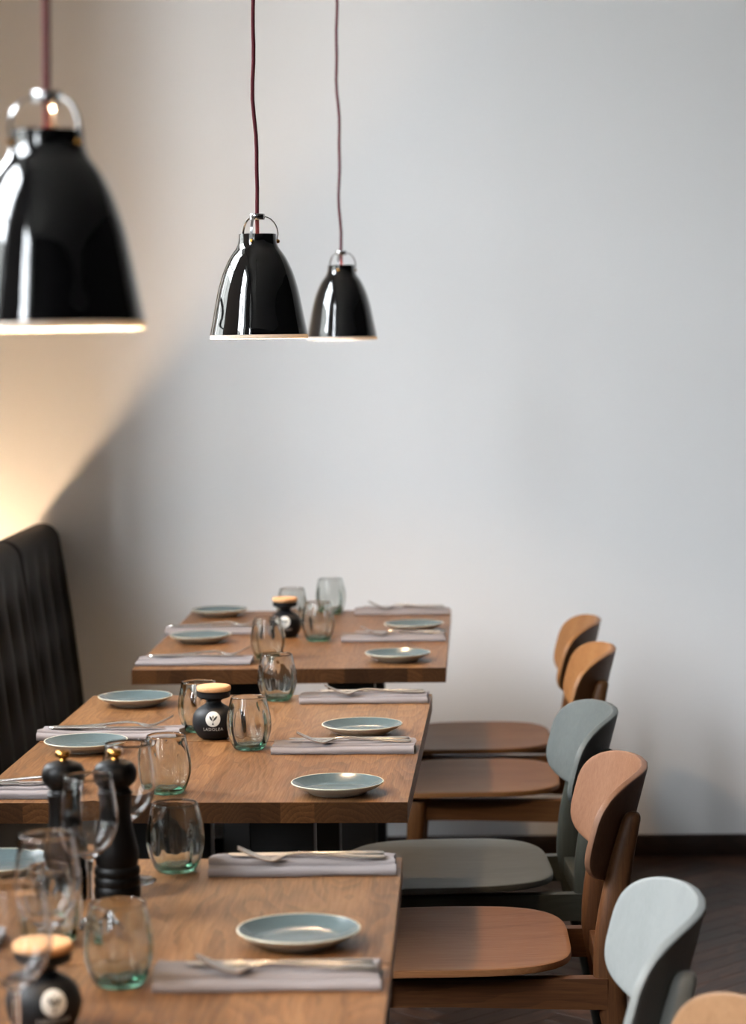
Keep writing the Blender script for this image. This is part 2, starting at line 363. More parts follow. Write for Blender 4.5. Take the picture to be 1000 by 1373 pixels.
for i, (y0, y1) in enumerate(WINS):
    wr = empty('window_%d' % (i+1), (WX-0.2, (y0+y1)/2, WZ0)); struct(wr, 'tall gridded window over the bench, number %s from the white wall' % ('one', 'two', 'three')[i])
    hw = (y1-y0)/2; H = WZ1-WZ0; t = 0.035
    fr = [box_vf(-t, t, -hw, -hw+0.06, 0, H), box_vf(-t, t, hw-0.06, hw, 0, H), box_vf(-t, t, -hw, hw, 0, 0.06), box_vf(-t, t, -hw, hw, H-0.06, H)]
    mk('window_frame', *join(fr), M['sill'], wr, smooth=False)
    for k in range(1, 3):
        mk('mullion', *box_vf(-0.02, 0.02, -hw+2*hw*k/3-0.016, -hw+2*hw*k/3+0.016, 0.06, H-0.06), M['sill'], wr, smooth=False)
    for k in range(1, 5):
        mk('mullion', *box_vf(-0.019, 0.019, -hw+0.06, hw-0.06, H*k/5-0.014, H*k/5+0.014), M['sill'], wr, smooth=False)
    for a in range(3):
        for b in range(5):
            pz0 = 0.06 if b == 0 else H*b/5; pz1 = H-0.06 if b == 4 else H*(b+1)/5
            mk('pane', [(0, -hw+2*hw*a/3, pz0), (0, -hw+2*hw*(a+1)/3, pz0), (0, -hw+2*hw*(a+1)/3, pz1), (0, -hw+2*hw*a/3, pz1)], [(0, 1, 2, 3)], M['pane'], wr, smooth=False)

struct(mk('ground_outside', *box_vf(-60, WX-TH-0.002, -40, 50, -0.5, -0.15), M['pavement'], smooth=False), 'grey pavement outside the windows')
struct(mk('sky_block_building', *box_vf(-22, -13, -40, 50, -0.16, 7.0), M['pavement'], smooth=False), 'unseen grey building block added across the street to cut the low sky')  # unseen, added to keep low sky light off the upper back wall
# herringbone planks: the 300 nearest to the visible patch are single parts, the rest one mesh
PL, PW = 0.36, 0.06
def plank_vf(l, w_, h, b):
    v = [(-l/2, -w_/2, -h), (l/2, -w_/2, -h), (l/2, w_/2, -h), (-l/2, w_/2, -h),
         (-l/2, -w_/2, -b), (l/2, -w_/2, -b), (l/2, w_/2, -b), (-l/2, w_/2, -b),
         (-l/2+b, -w_/2+b, 0), (l/2-b, -w_/2+b, 0), (l/2-b, w_/2-b, 0), (-l/2+b, w_/2-b, 0)]
    f = [(8, 9, 10, 11)] + [(i, (i+1) % 4, 4+(i+1) % 4, 4+i) for i in range(4)] + [(4+i, 4+(i+1) % 4, 8+(i+1) % 4, 8+i) for i in range(4)]
    return v, f
pv, pf = plank_vf(PL-0.0012, PW-0.0012, 0.014, 0.0009)
c45 = math.cos(PI/4)
spots = []
n_ = int(round(PL/PW))
for row in range(-260, 260):
    for colm in range(-14, 15):
        u = row*PW + colm*2*PL; v = row*PW
        spots.append((u + PL/2, v + PW/2, 0.0))                      # lies along u
        spots.append((u + PL + PW/2, v - PL/2 + PW, PI/2))           # lies along v, capped by the next
cand = []
for u, v, a in spots:
    x = (u - v)*c45; y = (u + v)*c45 - 6.0
    ang = a + PI/4
    if WX-0.1 < x < RIGHT+0.1 and FRONT-0.1 < y < BACK+0.15: cand.append((x, y, ang))
seen = lambda q: (max(0, 0.05-q[0])*2.5 + max(0, q[0]-(0.16+0.145*q[1])) * 2.0 + abs(q[1]-4.6)*0.30 + max(0, 3.3-q[1])*2.0)
cand.sort(key=seen)
pm = None
for x, y, a in cand[:300]:
    if pm is None:
        o = mk('plank', pv, pf, M['floor'], fl, smooth=False); pm = o.data
    else:
        o = bpy.data.objects.new('plank', pm); link(o, fl)
    o.location = (x, y, 0); o.rotation_euler = (0, 0, a)
# the others carry the same material; each plank keeps its own mesh-local grain through a joined mesh in four directions
for ang in (PI/4, 3*PI/4):
    V, F = [], []
    ca, sa = math.cos(-ang), math.sin(-ang)
    for x, y, a in cand[300:]:
        if abs(a-ang) > 0.1: continue
        lx, ly = x*ca - y*sa, x*sa + y*ca
        k = len(V); V += [(px+lx, py+ly, pz) for px, py, pz in pv]; F += [tuple(q+k for q in f) for f in pf]
    o = mk('plank_field', V, F, M['floor'], fl, smooth=False); o.rotation_euler = (0, 0, ang); o['kind'] = 'stuff'

# ------------------------------------------------------------------ tables
TZ, TT, TW, TL = 0.75, 0.033, 0.70, 0.581
WIDTHS = [0.046, 0.031, 0.052, 0.038, 0.061, 0.034, 0.043, 0.056, 0.030, 0.049, 0.037, 0.054, 0.041, 0.059, 0.033, 0.036]
stave_mesh = {}
def stave(wd, parent, x):
    if wd not in stave_mesh:
        o = mk('stave', *box_vf(-wd/2, wd/2, -TL/2+0.0008, TL/2-0.0008, -TT, 0), M['table'], parent, smooth=False); stave_mesh[wd] = o.data
    else:
        o = bpy.data.objects.new('stave', stave_mesh[wd]); link(o, parent)
    o.location = (x, 0, TZ); return o
def table(x, y, rz, label, seed):
    t = empty('dining_table', (x, y, 0), rz); tag(t, label, 'table', 'square oak restaurant tables')
    ws = WIDTHS[:]; random.Random(seed).shuffle(ws); s = TW/sum(ws)
    px = -TW/2
    for wd in ws:
        wd = round(wd*s, 5); stave(wd, t, px+wd/2); px += wd
    z1 = TZ-TT
    bevel_box('mounting_plate', -0.24, 0.24, -0.20, 0.20, z1-0.008, z1-0.0003, 0.002, M['black_metal'], t)
    for sx in (-1, 1):
        bevel_box('post', sx*0.125-0.055, sx*0.125+0.055, -0.03, 0.03, 0.02, z1-0.0085, 0.004, M['black_metal'], t)
        bevel_box('foot_bar', sx*0.125-0.055, sx*0.125+0.055, -0.24, 0.24, 0.0006, 0.02, 0.004, M['black_metal'], t)
    return t
T = {'far': (-0.3345, 5.9013, -0.015), 'mid': (-0.3899, 4.3439, -0.0302), 'near': (-0.4144, 2.7658, -0.0087)}
TN = {'far': 'farthest table pair', 'mid': 'middle table pair', 'near': 'nearest table pair'}
TLAB = {('far', 1): 'oak table closest to the white wall, far half of the farthest pair',
        ('far', -1): 'oak table forming the near half of the farthest pair',
        ('mid', 1): 'oak table forming the far half of the middle pair, under the mid lamp',
        ('mid', -1): 'oak table forming the near half of the middle pair, striped end grain showing',
        ('near', 1): 'oak table forming the far half of the nearest pair, carrying two pepper mills',
        ('near', -1): 'oak table at the bottom edge of the photo, nearest of all'}
for k, (x, y, rz) in T.items():
    for s in (1, -1):
        d = s*(TL/2+0.0012); table(x - d*math.sin(rz), y + d*math.cos(rz), rz, TLAB[(k, s)], hash((k == 'far', k == 'mid', s)) & 255)

# ------------------------------------------------------------------ chairs (front towards -X, origin on the floor under the seat centre)
def sup(a, hx, hy, ex, ey=None):
    c, s = math.cos(a), math.sin(a); ey = ey or ex
    return hx*math.copysign(abs(c)**(2/ex), c), hy*math.copysign(abs(s)**(2/ey), s)
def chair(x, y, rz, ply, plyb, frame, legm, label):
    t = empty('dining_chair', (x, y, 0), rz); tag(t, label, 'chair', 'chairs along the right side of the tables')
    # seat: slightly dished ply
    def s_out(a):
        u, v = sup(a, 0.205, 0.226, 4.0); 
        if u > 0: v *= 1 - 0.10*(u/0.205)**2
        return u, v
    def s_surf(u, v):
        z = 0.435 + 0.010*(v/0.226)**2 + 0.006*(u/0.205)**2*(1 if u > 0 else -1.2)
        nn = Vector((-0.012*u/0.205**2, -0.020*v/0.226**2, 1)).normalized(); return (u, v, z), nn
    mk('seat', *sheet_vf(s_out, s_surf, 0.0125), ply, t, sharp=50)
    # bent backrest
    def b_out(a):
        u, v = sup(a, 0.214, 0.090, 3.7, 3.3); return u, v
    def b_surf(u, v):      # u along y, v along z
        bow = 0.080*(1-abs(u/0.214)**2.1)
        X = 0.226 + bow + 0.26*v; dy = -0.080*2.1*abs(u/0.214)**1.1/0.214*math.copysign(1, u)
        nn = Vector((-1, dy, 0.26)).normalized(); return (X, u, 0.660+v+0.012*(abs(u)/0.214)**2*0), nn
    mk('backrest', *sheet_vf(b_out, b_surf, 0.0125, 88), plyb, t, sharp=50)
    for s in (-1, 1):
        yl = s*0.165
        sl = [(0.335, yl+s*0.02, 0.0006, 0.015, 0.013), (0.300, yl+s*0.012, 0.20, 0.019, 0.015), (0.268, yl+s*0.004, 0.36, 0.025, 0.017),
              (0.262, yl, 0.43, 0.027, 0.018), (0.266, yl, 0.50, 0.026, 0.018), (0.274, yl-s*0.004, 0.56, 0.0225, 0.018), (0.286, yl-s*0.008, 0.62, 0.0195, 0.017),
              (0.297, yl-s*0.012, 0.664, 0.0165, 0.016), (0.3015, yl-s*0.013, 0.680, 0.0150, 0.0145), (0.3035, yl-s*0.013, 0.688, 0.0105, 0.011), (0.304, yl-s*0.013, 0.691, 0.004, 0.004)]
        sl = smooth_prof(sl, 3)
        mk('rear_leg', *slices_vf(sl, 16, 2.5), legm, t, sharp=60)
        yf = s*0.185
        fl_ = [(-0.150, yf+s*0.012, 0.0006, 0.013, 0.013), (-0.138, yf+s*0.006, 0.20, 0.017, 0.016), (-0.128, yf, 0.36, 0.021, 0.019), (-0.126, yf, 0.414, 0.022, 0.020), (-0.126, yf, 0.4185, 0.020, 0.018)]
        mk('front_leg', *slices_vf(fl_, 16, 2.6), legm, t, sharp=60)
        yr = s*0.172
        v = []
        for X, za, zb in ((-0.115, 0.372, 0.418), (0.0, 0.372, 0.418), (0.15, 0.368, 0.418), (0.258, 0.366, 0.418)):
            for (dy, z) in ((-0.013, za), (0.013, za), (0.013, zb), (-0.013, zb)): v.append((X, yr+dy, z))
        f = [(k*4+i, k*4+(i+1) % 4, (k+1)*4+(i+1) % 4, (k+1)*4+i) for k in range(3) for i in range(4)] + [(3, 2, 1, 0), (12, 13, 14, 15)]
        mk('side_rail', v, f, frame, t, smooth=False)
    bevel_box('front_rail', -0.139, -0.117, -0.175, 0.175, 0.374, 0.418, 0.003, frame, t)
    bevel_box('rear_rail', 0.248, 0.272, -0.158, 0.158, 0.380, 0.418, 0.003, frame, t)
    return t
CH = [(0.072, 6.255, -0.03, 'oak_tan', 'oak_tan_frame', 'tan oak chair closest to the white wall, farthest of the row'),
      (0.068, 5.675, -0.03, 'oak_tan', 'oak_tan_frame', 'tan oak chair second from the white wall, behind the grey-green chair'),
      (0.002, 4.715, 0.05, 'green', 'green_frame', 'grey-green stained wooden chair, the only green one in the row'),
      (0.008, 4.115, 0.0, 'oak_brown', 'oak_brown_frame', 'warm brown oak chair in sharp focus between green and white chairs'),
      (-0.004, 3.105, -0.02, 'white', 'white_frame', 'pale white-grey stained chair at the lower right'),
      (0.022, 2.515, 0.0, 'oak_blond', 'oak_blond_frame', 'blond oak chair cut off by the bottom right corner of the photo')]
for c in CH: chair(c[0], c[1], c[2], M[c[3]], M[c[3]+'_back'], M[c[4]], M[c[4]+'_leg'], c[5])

# ------------------------------------------------------------------ banquette
bq = empty('banquette', (-1.0, 4.0, 0)); tag(bq, 'dark tufted leather banquette with a lit back edge on the left', 'bench')
BX = -bq.location.x; BY0 = -4.0   # world -> local
SEC = 0.66; Y_END = 6.79
def back_section(y1, y0):
    nu, nv = 56, 44; V, F = [], []
    wdt = y1-y0
    # cross profile of the front face (x, z), world
    def prof(t):
        z = 0.44 + t*(0.925-0.44)
        return -1.018 - 0.057*t**1.15, z
    cols = [0.125, 0.375, 0.625, 0.875]; rows = [0.36, 0.70]
    for j in range(nv+1):
        t = j/nv*1.34
        for i in range(nu+1):
            s = i/nu; y = y0 + s*wdt
            if t <= 1.0: x, z = prof(t)
            else:                                    # roll over the top
                a = (t-1.0)/0.34*PI*0.94; rx = 0.050
                x = -1.075 - rx*(1-math.cos(a)); z = 0.925 + 0.050*math.sin(a)
            edge = min(s, 1-s); d = -0.020*math.exp(-(edge/0.018)**2)
            if t <= 1.05:
                env = min(1, max(0, (1.03-t)/0.25))
                d += 0.006*math.cos(8*PI*s)*env
                for ci, cc in enumerate(cols):
                    for rr in rows:
                        q = ((s-cc)*wdt/0.030)**2 + ((t-rr)*0.465/0.042)**2
                        d -= 0.034*math.exp(-q)
                        # soft vertical pleat between buttons
                    d -= 0.003*math.exp(-((s-cc)*wdt/0.016)**2)*env
            nx, nz = (1, 0) if t <= 1.0 else (math.cos((t-1)/0.34*PI*0.94), math.sin((t-1)/0.34*PI*0.94))
            V.append((x + nx*d + BX, y + BY0, z + nz*d))
    nrow = nu+1
    for j in range(nv):
        for i in range(nu): F.append((j*nrow+i, j*nrow+i+1, (j+1)*nrow+i+1, (j+1)*nrow+i))
    # close the back and ends
    base = len(V)
    for i in range(nu+1): V.append((-1.172+BX, y0+i/nu*wdt+BY0, 0.44))
    for i in range(nu): F.append((nv*nrow+i, nv*nrow+i+1, base+i+1, base+i)); F.append((base+i, base+i+1, i+1, i))
    F.append(tuple([j*nrow for j in range(nv+1)] + [base])); F.append(tuple([base+nu] + [j*nrow+nu for j in range(nv, -1, -1)]))
    bc = mk('back_cushion', V, F, M['leather'], bq, sharp=70)
    for cc in cols:
        for rr in rows:
            x, z = prof(rr)
            b = mk('tuft_button', *lathe_vf([(0, 0.005), (0.007, 0.004), (0.010, 0.0), (0.008, -0.004), (0, -0.005)], 14), M['leather'], bc)
            b.location = (x-0.033+BX, y0+cc*wdt+BY0, z); b.rotation_euler = (0, PI/2, 0)
y = Y_END; secs = []
while y > 1.5: secs.append((y, y-SEC)); y -= SEC
for y1, y0 in secs: back_section(y1-0.001, y0+0.001)
BEND = y
bevel_box('seat_cushion', -1.03+BX, -0.60+BX, BEND+BY0, Y_END+BY0, 0.34, 0.455, 0.03, M['leather'], bq, seg=4)
bevel_box('plinth', -1.20+BX, -0.66+BX, BEND+BY0, Y_END+BY0, 0.0006, 0.34, 0.006, M['plinth'], bq)
bevel_box('back_panel', -1.200+BX, -1.176+BX, BEND+BY0, Y_END+BY0, 0.0006, 0.88, 0.004, M['plinth'], bq)
bevel_box('light_channel', -1.285+BX, -1.201+BX, BEND+BY0, Y_END-0.02+BY0, 0.815, 0.835, 0.002, M['plinth'], bq)
bevel_box('light_strip', -1.275+BX, -1.245+BX, Y_END-2.6+BY0, Y_END-0.06+BY0, 0.8355, 0.842, 0.001, M['led'], bq)

# ------------------------------------------------------------------ pendant lamps
SHADE = [(0.0838, 0.0), (0.0822, 0.010), (0.0785, 0.028), (0.0708, 0.068), (0.0655, 0.089), (0.0585, 0.110), (0.0490, 0.130), (0.0425, 0.140), (0.0372, 0.147), (0.0342, 0.1535), (0.0325, 0.162), (0.0322, 0.171)]
def pendant(x, y, z, label, legrot, wob):
    t = empty('pendant_lamp', (x, y, z)); tag(t, label, 'lamp', 'black pendant lamps')
    out = smooth_prof(SHADE, 4); th = 0.0016
    inn = [(r-th, zz) for r, zz in out]
    mk('shade', *lathe_vf(out + [(out[-1][0]-th, out[-1][1])] + inn[::-1] + [out[0]], 72), M['gloss_black'], t, sharp=45)
    lo = [(r-th-0.0003, zz) for r, zz in out[:-6]]
    lin = [(0.0840, -0.0070), (0.0844, -0.0055), (0.0836, -0.0004)] + lo
    li2 = [(r-0.0012, zz) for r, zz in lin]
    mk('inner_liner', *lathe_vf(lin + li2[::-1] + [lin[0]], 72), M['liner'], t, sharp=60)
    # socket and bulb
    mk('lamp_holder', *lathe_vf([(0, 0.150), (0.016, 0.150), (0.017, 0.145), (0.017, 0.105), (0.014, 0.101), (0, 0.101)], 24), M['liner'], t, sharp=40)
    mk('bulb', *lathe_vf(smooth_prof([(0, 0.030), (0.012, 0.033), (0.0215, 0.047), (0.0215, 0.060), (0.015, 0.082), (0.011, 0.1005), (0, 0.1008)], 4), 24), M['bulb'], t)
    col = mk('cord_collar', *lathe_vf([(0.0042, 0.1955), (0.0125, 0.1955), (0.0133, 0.1965), (0.0133, 0.2045), (0.0125, 0.2055), (0.0042, 0.2055), (0.0042, 0.1955)], 32), M['chrome'], t, sharp=40)
    for k in range(3):
        a = legrot + k*2*PI/3; d = Vector((math.sin(a), -math.cos(a), 0)); wdv = Vector((math.cos(a), math.sin(a), 0))
        pts = [d*0.0345 + Vector((0, 0, 0.157)), d*0.0348 + Vector((0, 0, 0.166))]
        for q in range(0, 13):
            b = q/12*PI/2*0.93; pts.append(d*(0.0105 + 0.0255*math.cos(b)) + Vector((0, 0, 0.1705 + 0.0305*math.sin(b))))
        mk('bow_handle', *strap_vf(pts, wdv, 0.0022, 0.0014), M['chrome'], t, sharp=40)
        V, F = lathe_vf([(0, 0.0028), (0.0024, 0.0024), (0.0034, 0.0008), (0.0034, -0.003), (0, -0.003)], 14)
        sc_ = mk('screw', V, F, M['brass'], t, sharp=40); sc_.location = d*0.0362 + Vector((0, 0, 0.159))
        sc_.rotation_euler = Vector((0, 0, 1)).rotation_difference(d).to_euler()
    top = CEIL - z - 0.03
    pts = [(0, 0, 0.151), (0, 0, 0.19), (0, 0, 0.205)]
    zs = 0.25
    rr = random.Random(wob); ox = 0.0
    while zs < top-0.1:
        ox = -0.0065*(zs-0.2) + 0.0022*math.sin(zs*21+wob) + 0.0012*math.sin(zs*47+2*wob)
        pts.append((ox, 0.001*math.sin(zs*17+wob), zs)); zs += 0.03
    pts.append((ox, 0, top))
    cp = []
    mk('cord', *tube_vf(pts, 0.0034, 10), M['cord'], t)
    mk('ceiling_rose', *lathe_vf([(0, top-0.012), (0.012, top-0.012), (0.046, top+0.002), (0.050, top+0.008), (0.050, top+0.0295), (0, top+0.0295)], 36), M['gloss_black'], t, loc=(ox, 0, 0), sharp=40)
    return t
pendant(-0.348, 2.172, 1.4935, 'black glossy pendant lamp nearest the camera, blurred at the left edge', PI, 1.0)
pendant(-0.308, 4.142, 1.4870, 'black glossy pendant lamp in sharp focus, middle of the three', -0.21, 2.3)
pendant(-0.232, 5.807, 1.4850, 'smallest black glossy pendant lamp, farthest of the three', -0.16, 4.1)

# ------------------------------------------------------------------ tableware builders
PL_PROF_OUT = smooth_prof([(0.0, 0.0016), (0.036, 0.0016), (0.040, 0.0), (0.044, 0.0005), (0.050, 0.0045), (0.064, 0.0105), (0.0735, 0.0168)], 4)
PL_RIM = [(0.0735, 0.0168), (0.0746, 0.0178), (0.0748, 0.0186), (0.0742, 0.0193), (0.0728, 0.0190)]
PL_IN = smooth_prof([(0.0728, 0.0190), (0.066, 0.0148), (0.056, 0.0098), (0.049, 0.0074), (0.035, 0.0062), (0.0, 0.0060)], 4)
plate_proto = None
def plate(x, y, label, rz=0.0, s=1.0):
    global plate_proto
    if plate_proto is None:
        t = empty('side_plate')
        mk('plate_body', *lathe_vf(PL_PROF_OUT, 64), M['stoneware'], t)
        mk('plate_rim', *lathe_vf(PL_RIM, 64), M['rim'], t)
        mk('glazed_face', *lathe_vf(PL_IN, 64), M['glaze'], t)
        plate_proto = t
    else: t = copy_tree(plate_proto)
    t.location = (x, y, TZ+0.0004); t.rotation_euler = (0, 0, rz); t.scale = (s, s, s)
    tag(t, label, 'plate', 'teal side plates'); return t

tum_proto = []
def tumbler(x, y, label, k=0, s=1.0, rz=0.0):
    if len(tum_proto) <= k:
        ph = 0.7*k
        out = smooth_prof([(0.0, 0.0012), (0.018, 0.0008), (0.0245, 0.0), (0.0285, 0.0035), (0.0335, 0.0135), (0.0385, 0.030), (0.0400, 0.044), (0.0388, 0.060), (0.0352, 0.077), (0.0315, 0.0925)], 5)
        inn = smooth_prof([(0.0298, 0.0925), (0.0334, 0.077), (0.0368, 0.060), (0.0379, 0.044), (0.0362, 0.031), (0.0310, 0.0165), (0.0235, 0.0080), (0.010, 0.0060), (0.0, 0.0075)], 5)
        rim = [(0.0313, 0.0937), (0.0306, 0.0941), (0.0300, 0.0937)]
        n_out = len(out)
        def mod(r, z, a, kk):
            amp = 0.0008*math.sin(min(1, max(0, (z-0.004)/0.075))*PI)
            if kk < n_out: return r + amp*0.55*math.cos(9*a+ph)
            return r + amp*1.5*math.cos(9*a+ph+1.1+18*z) + amp*0.8*math.cos(5*a+ph*2)
        V, F = lathe_vf(out+rim+inn, 90, mod)
        o = mk('stemless_glass', V, F, M['tumbler']); tum_proto.append(o)
    else:
        o = tum_proto[k].copy(); COL.objects.link(o)
    o.location = (x, y, TZ+0.0004); o.scale = (s, s, s); o.rotation_euler = (0, 0, rz)
    tag(o, label, 'glass', 'stemless green tinted glasses'); return o

wine_proto = None
def wine(x, y, label, s=1.0):
    global wine_proto
    if wine_proto is None:
        t = empty('wine_glass')
        out = smooth_prof([(0.0045, 0.079), (0.0060, 0.0835), (0.0165, 0.0905), (0.0290, 0.1040), (0.0362, 0.1230), (0.0368, 0.1400), (0.0340, 0.1620), (0.0302, 0.1880)], 5)
        inn = smooth_prof([(0.0291, 0.1880), (0.0329, 0.1620), (0.0356, 0.1400), (0.0350, 0.1235), (0.0279, 0.1052), (0.0155, 0.0925), (0.0, 0.0885)], 5)
        foot = smooth_prof([(0.0, 0.0010), (0.020, 0.0008), (0.0335, 0.0), (0.0345, 0.0008), (0.0335, 0.0018), (0.020, 0.0036), (0.008, 0.0072), (0.0045, 0.0130)], 4)
        stem = [(0.0040, 0.022), (0.0036, 0.045), (0.0038, 0.066)]
        prof = foot + stem + out + [(0.0297, 0.1886)] + inn
        mk('bowl_and_stem', *lathe_vf(prof, 64), M['wineglass'], t)
        wine_proto = t
    else: t = copy_tree(wine_proto)
    t.location = (x, y, TZ+0.0004); t.scale = (s, s, s)
    tag(t, label, 'wine glass', 'stemmed wine glasses on the nearest table'); return t

# oil bottle with emblem and lettering laid on the curved body
OILP = smooth_prof([(0.0, 0.0006), (0.018, 0.0), (0.0250, 0.0016), (0.0315, 0.0075), (0.0375, 0.0190), (0.0400, 0.0320), (0.0375, 0.0455), (0.0300, 0.0555), (0.0195, 0.0620), (0.0142, 0.0660), (0.0135, 0.0695), (0.0170, 0.0725), (0.0262, 0.0755), (0.0296, 0.0775), (0.0300, 0.0800), (0.0300, 0.0862), (0.0290, 0.0872), (0.0, 0.0872)], 4)
def oil_r(z):
    for (ra, za), (rb, zb) in zip(OILP[1:], OILP[2:]):
        if za <= z <= zb and zb > za: return ra + (rb-ra)*(z-za)/(zb-za)
    return 0.04
def on_body(u, z, off):
    dz = 0.0008; r = oil_r(z); dr = (oil_r(z+dz)-oil_r(z-dz))/(2*dz); n = math.hypot(1, dr)
    a = u/r; rr = r + off/n; return (rr*math.sin(a), -rr*math.cos(a), z - off*dr/n)
def blob(cx, cz, pts, off):
    """polygon outline wrapped on the body as a fan with inner ring"""
    V = [on_body(cx, cz, off)]; F = []
    n = len(pts); rings = (0.33, 0.66, 1.0)
    for f in rings:
        for (u, v) in pts: V.append(on_body(cx+(u-cx)*f, cz+(v-cz)*f, off))
    for i in range(n): F.append((0, 1+i, 1+(i+1) % n))
    for k in range(len(rings)-1):
        for i in range(n): F.append((1+k*n+i, 1+(k+1)*n+i, 1+(k+1)*n+(i+1) % n, 1+k*n+(i+1) % n))
    return V, F
def leaf(cx, cz, ang, L_, Wd):
    pts = []
    for i in range(20):
        a = 2*PI*i/20; u = L_/2*math.cos(a); v = Wd/2*math.sin(a)*abs(math.sin(a))**0.4
        pts.append((cx + u*math.cos(ang) - v*math.sin(ang), cz + u*math.sin(ang) + v*math.cos(ang)))
    return blob(cx, cz, pts, 0.00062)
oil_proto = None
def oil_bottle(x, y, label, rz=0.0):
    global oil_proto
    if oil_proto is None:
        t = empty('oil_bottle')
        body = mk('bottle_body', *lathe_vf(OILP, 64), M['ceramic'], t, sharp=60)
        mk('cork_lid', *lathe_vf([(0, 0.0874), (0.0290, 0.0874), (0.0310, 0.0890), (0.0316, 0.0915), (0.0316, 0.0945), (0.0306, 0.0968), (0.0285, 0.0978), (0, 0.0980)], 48), M['cork'], t, sharp=60)
        zc = 0.0405
        circ = [(0.0135*math.cos(2*PI*i/40), zc+0.0135*math.sin(2*PI*i/40)) for i in range(40)]
        em = mk('emblem', *blob(0, zc, circ, 0.00035), M['print'], body)
        mk('olive_leaf', *leaf(-0.0036, zc+0.0018, math.radians(122), 0.0100, 0.0036), M['print_dark'], em)
        mk('olive_leaf', *leaf(0.0042, zc+0.0014, math.radians(48), 0.0115, 0.0036), M['print_dark'], em)
        mk('olive_leaf', *leaf(0.0002, zc+0.0040, math.radians(88), 0.0062, 0.0024), M['print_dark'], em)
        mk('olive_stem', *leaf(0.0004, zc-0.0036, math.radians(84), 0.0050, 0.0011), M['print_dark'], em)
        mk('olive_fruit', *leaf(0.0, zc-0.0082, 0.0, 0.0034, 0.0036), M['print_dark'], em)
        fc = bpy.data.curves.new('lettering', 'FONT'); fc.body = 'LADOLEA'; fc.size = 0.0078; fc.align_x = 'CENTER'; fc.space_character = 1.12; fc.resolution_u = 3
        fo = bpy.data.objects.new('lettering_source', fc); COL.objects.link(fo); bpy.context.view_layer.update()
        me = bpy.data.meshes.new_from_object(fo.evaluated_get(bpy.context.evaluated_depsgraph_get()))
        bpy.data.objects.remove(fo)
        bm = bmesh.new(); bm.from_mesh(me); bmesh.ops.triangulate(bm, faces=bm.faces)
        for e_ in range(2): bmesh.ops.subdivide_edges(bm, edges=[e for e in bm.edges if e.calc_length() > 0.0016], cuts=1); bmesh.ops.triangulate(bm, faces=bm.faces)
        for v in bm.verts: v.co = Vector(on_body(v.co.x, 0.0198+v.co.y, 0.0005))
        bm.to_mesh(me); bm.free(); me.materials.clear(); me.materials.append(M['print'])
        lo = bpy.data.objects.new('lettering', me); link(lo, body)
        oil_proto = t
    else: t = copy_tree(oil_proto)
    t.location = (x, y, TZ+0.0004); t.rotation_euler = (0, 0, rz)
    tag(t, label, 'bottle', 'black ceramic oil bottles with cork lids'); return t

def mill(x, y, label, s=1.0):
    t = empty('pepper_mill', (x, y, TZ+0.0004)); t.scale = (s, s, s); tag(t, label, 'pepper mill', 'black pepper mills')
    body = [(0, 0), (0.0290, 0), (0.0302, 0.002), (0.0302, 0.013), (0.0285, 0.0155), (0.0302, 0.018), (0.0306, 0.022), (0.0302, 0.026), (0.0278, 0.0285), (0.0298, 0.031), (0.0302, 0.035), (0.0296, 0.039), (0.0268, 0.0415),
            (0.0272, 0.044), (0.0290, 0.052), (0.0286, 0.062), (0.0250, 0.078), (0.0212, 0.094), (0.0196, 0.108), (0.0198, 0.124), (0.0212, 0.134), (0.0222, 0.1375), (0.0205, 0.1395), (0, 0.1395)]
    mk('mill_body', *lathe_vf(body, 40), M['mill'], t, sharp=55)
    head = [(0, 0.1400), (0.0190, 0.1400), (0.0196, 0.1420), (0.0180, 0.1445), (0.0205, 0.1470), (0.0262, 0.1530), (0.0284, 0.1610), (0.0276, 0.1690), (0.0225, 0.1765), (0.0130, 0.1805), (0.0080, 0.1812), (0, 0.1812)]
    mk('mill_head', *lathe_vf(smooth_prof(head, 3), 40), M['mill'], t, sharp=60)
    mk('knob', *lathe_vf(smooth_prof([(0, 0.1814), (0.0055, 0.1816), (0.0048, 0.1840), (0.0085, 0.1865), (0.0098, 0.1905), (0.0080, 0.1945), (0, 0.1960)], 3), 24), M['brass'], t, sharp=60)
    return t

def napkin(xl, xr, yf, label, rz=0.0, seed=0):
    """folded linen lying along X; front fold edge at y = yf"""
    rr = random.Random(seed); L_ = xr-xl; nx = 26
    prof = [(0.002, 0.0), (0.0005, 0.003), (0.0012, 0.0068), (0.0045, 0.0088), (0.012, 0.0094), (0.024, 0.0092), (0.0285, 0.0090), (0.0290, 0.0108), (0.0315, 0.0128), (0.042, 0.0135), (0.070, 0.0133), (0.0905, 0.0125), (0.0950, 0.0098), (0.0955, 0.0060), (0.0935, 0.0), ]
    V, F = [], []; m = len(prof)
    p1, p2, p3 = rr.random()*6, rr.random()*6, rr.random()*6
    for i in range(nx+1):
        s = i/nx; x = -L_/2 + L_*s
        end = min(s, 1-s)*L_
        for k, (yy, zz) in enumerate(prof):
            wob = 0.0011*math.sin(9*s+p1) + 0.0007*math.sin(21*s+p2)
            lift = 1 + 0.09*math.sin(5*s+p3) + 0.05*math.sin(13*s+p1)
            if end < 0.012 and zz > 0.008: lift *= 1 + 0.16*(1-end/0.012)*math.sin(p2+yy*60)
            V.append((x + (0.0022*math.sin(yy*70+p3) if i in (0, nx) else 0), yy - 0.0478 + (wob if yy < 0.04 else -wob), zz*lift))
    for i in range(nx):
        for k in range(m):
            j = (k+1) % m; F.append((i*m+k, i*m+j, (i+1)*m+j, (i+1)*m+k))
    F.append(tuple(range(m-1, -1, -1))); F.append(tuple(nx*m+k for k in range(m)))
    o = mk('napkin', V, F, M['napkin'], sharp=62)
    o.location = ((xl+xr)/2, yf+0.0478, TZ+0.0004); o.rotation_euler = (0, 0, rz)
    tag(o, label, 'napkin', 'folded grey linen napkins'); return o

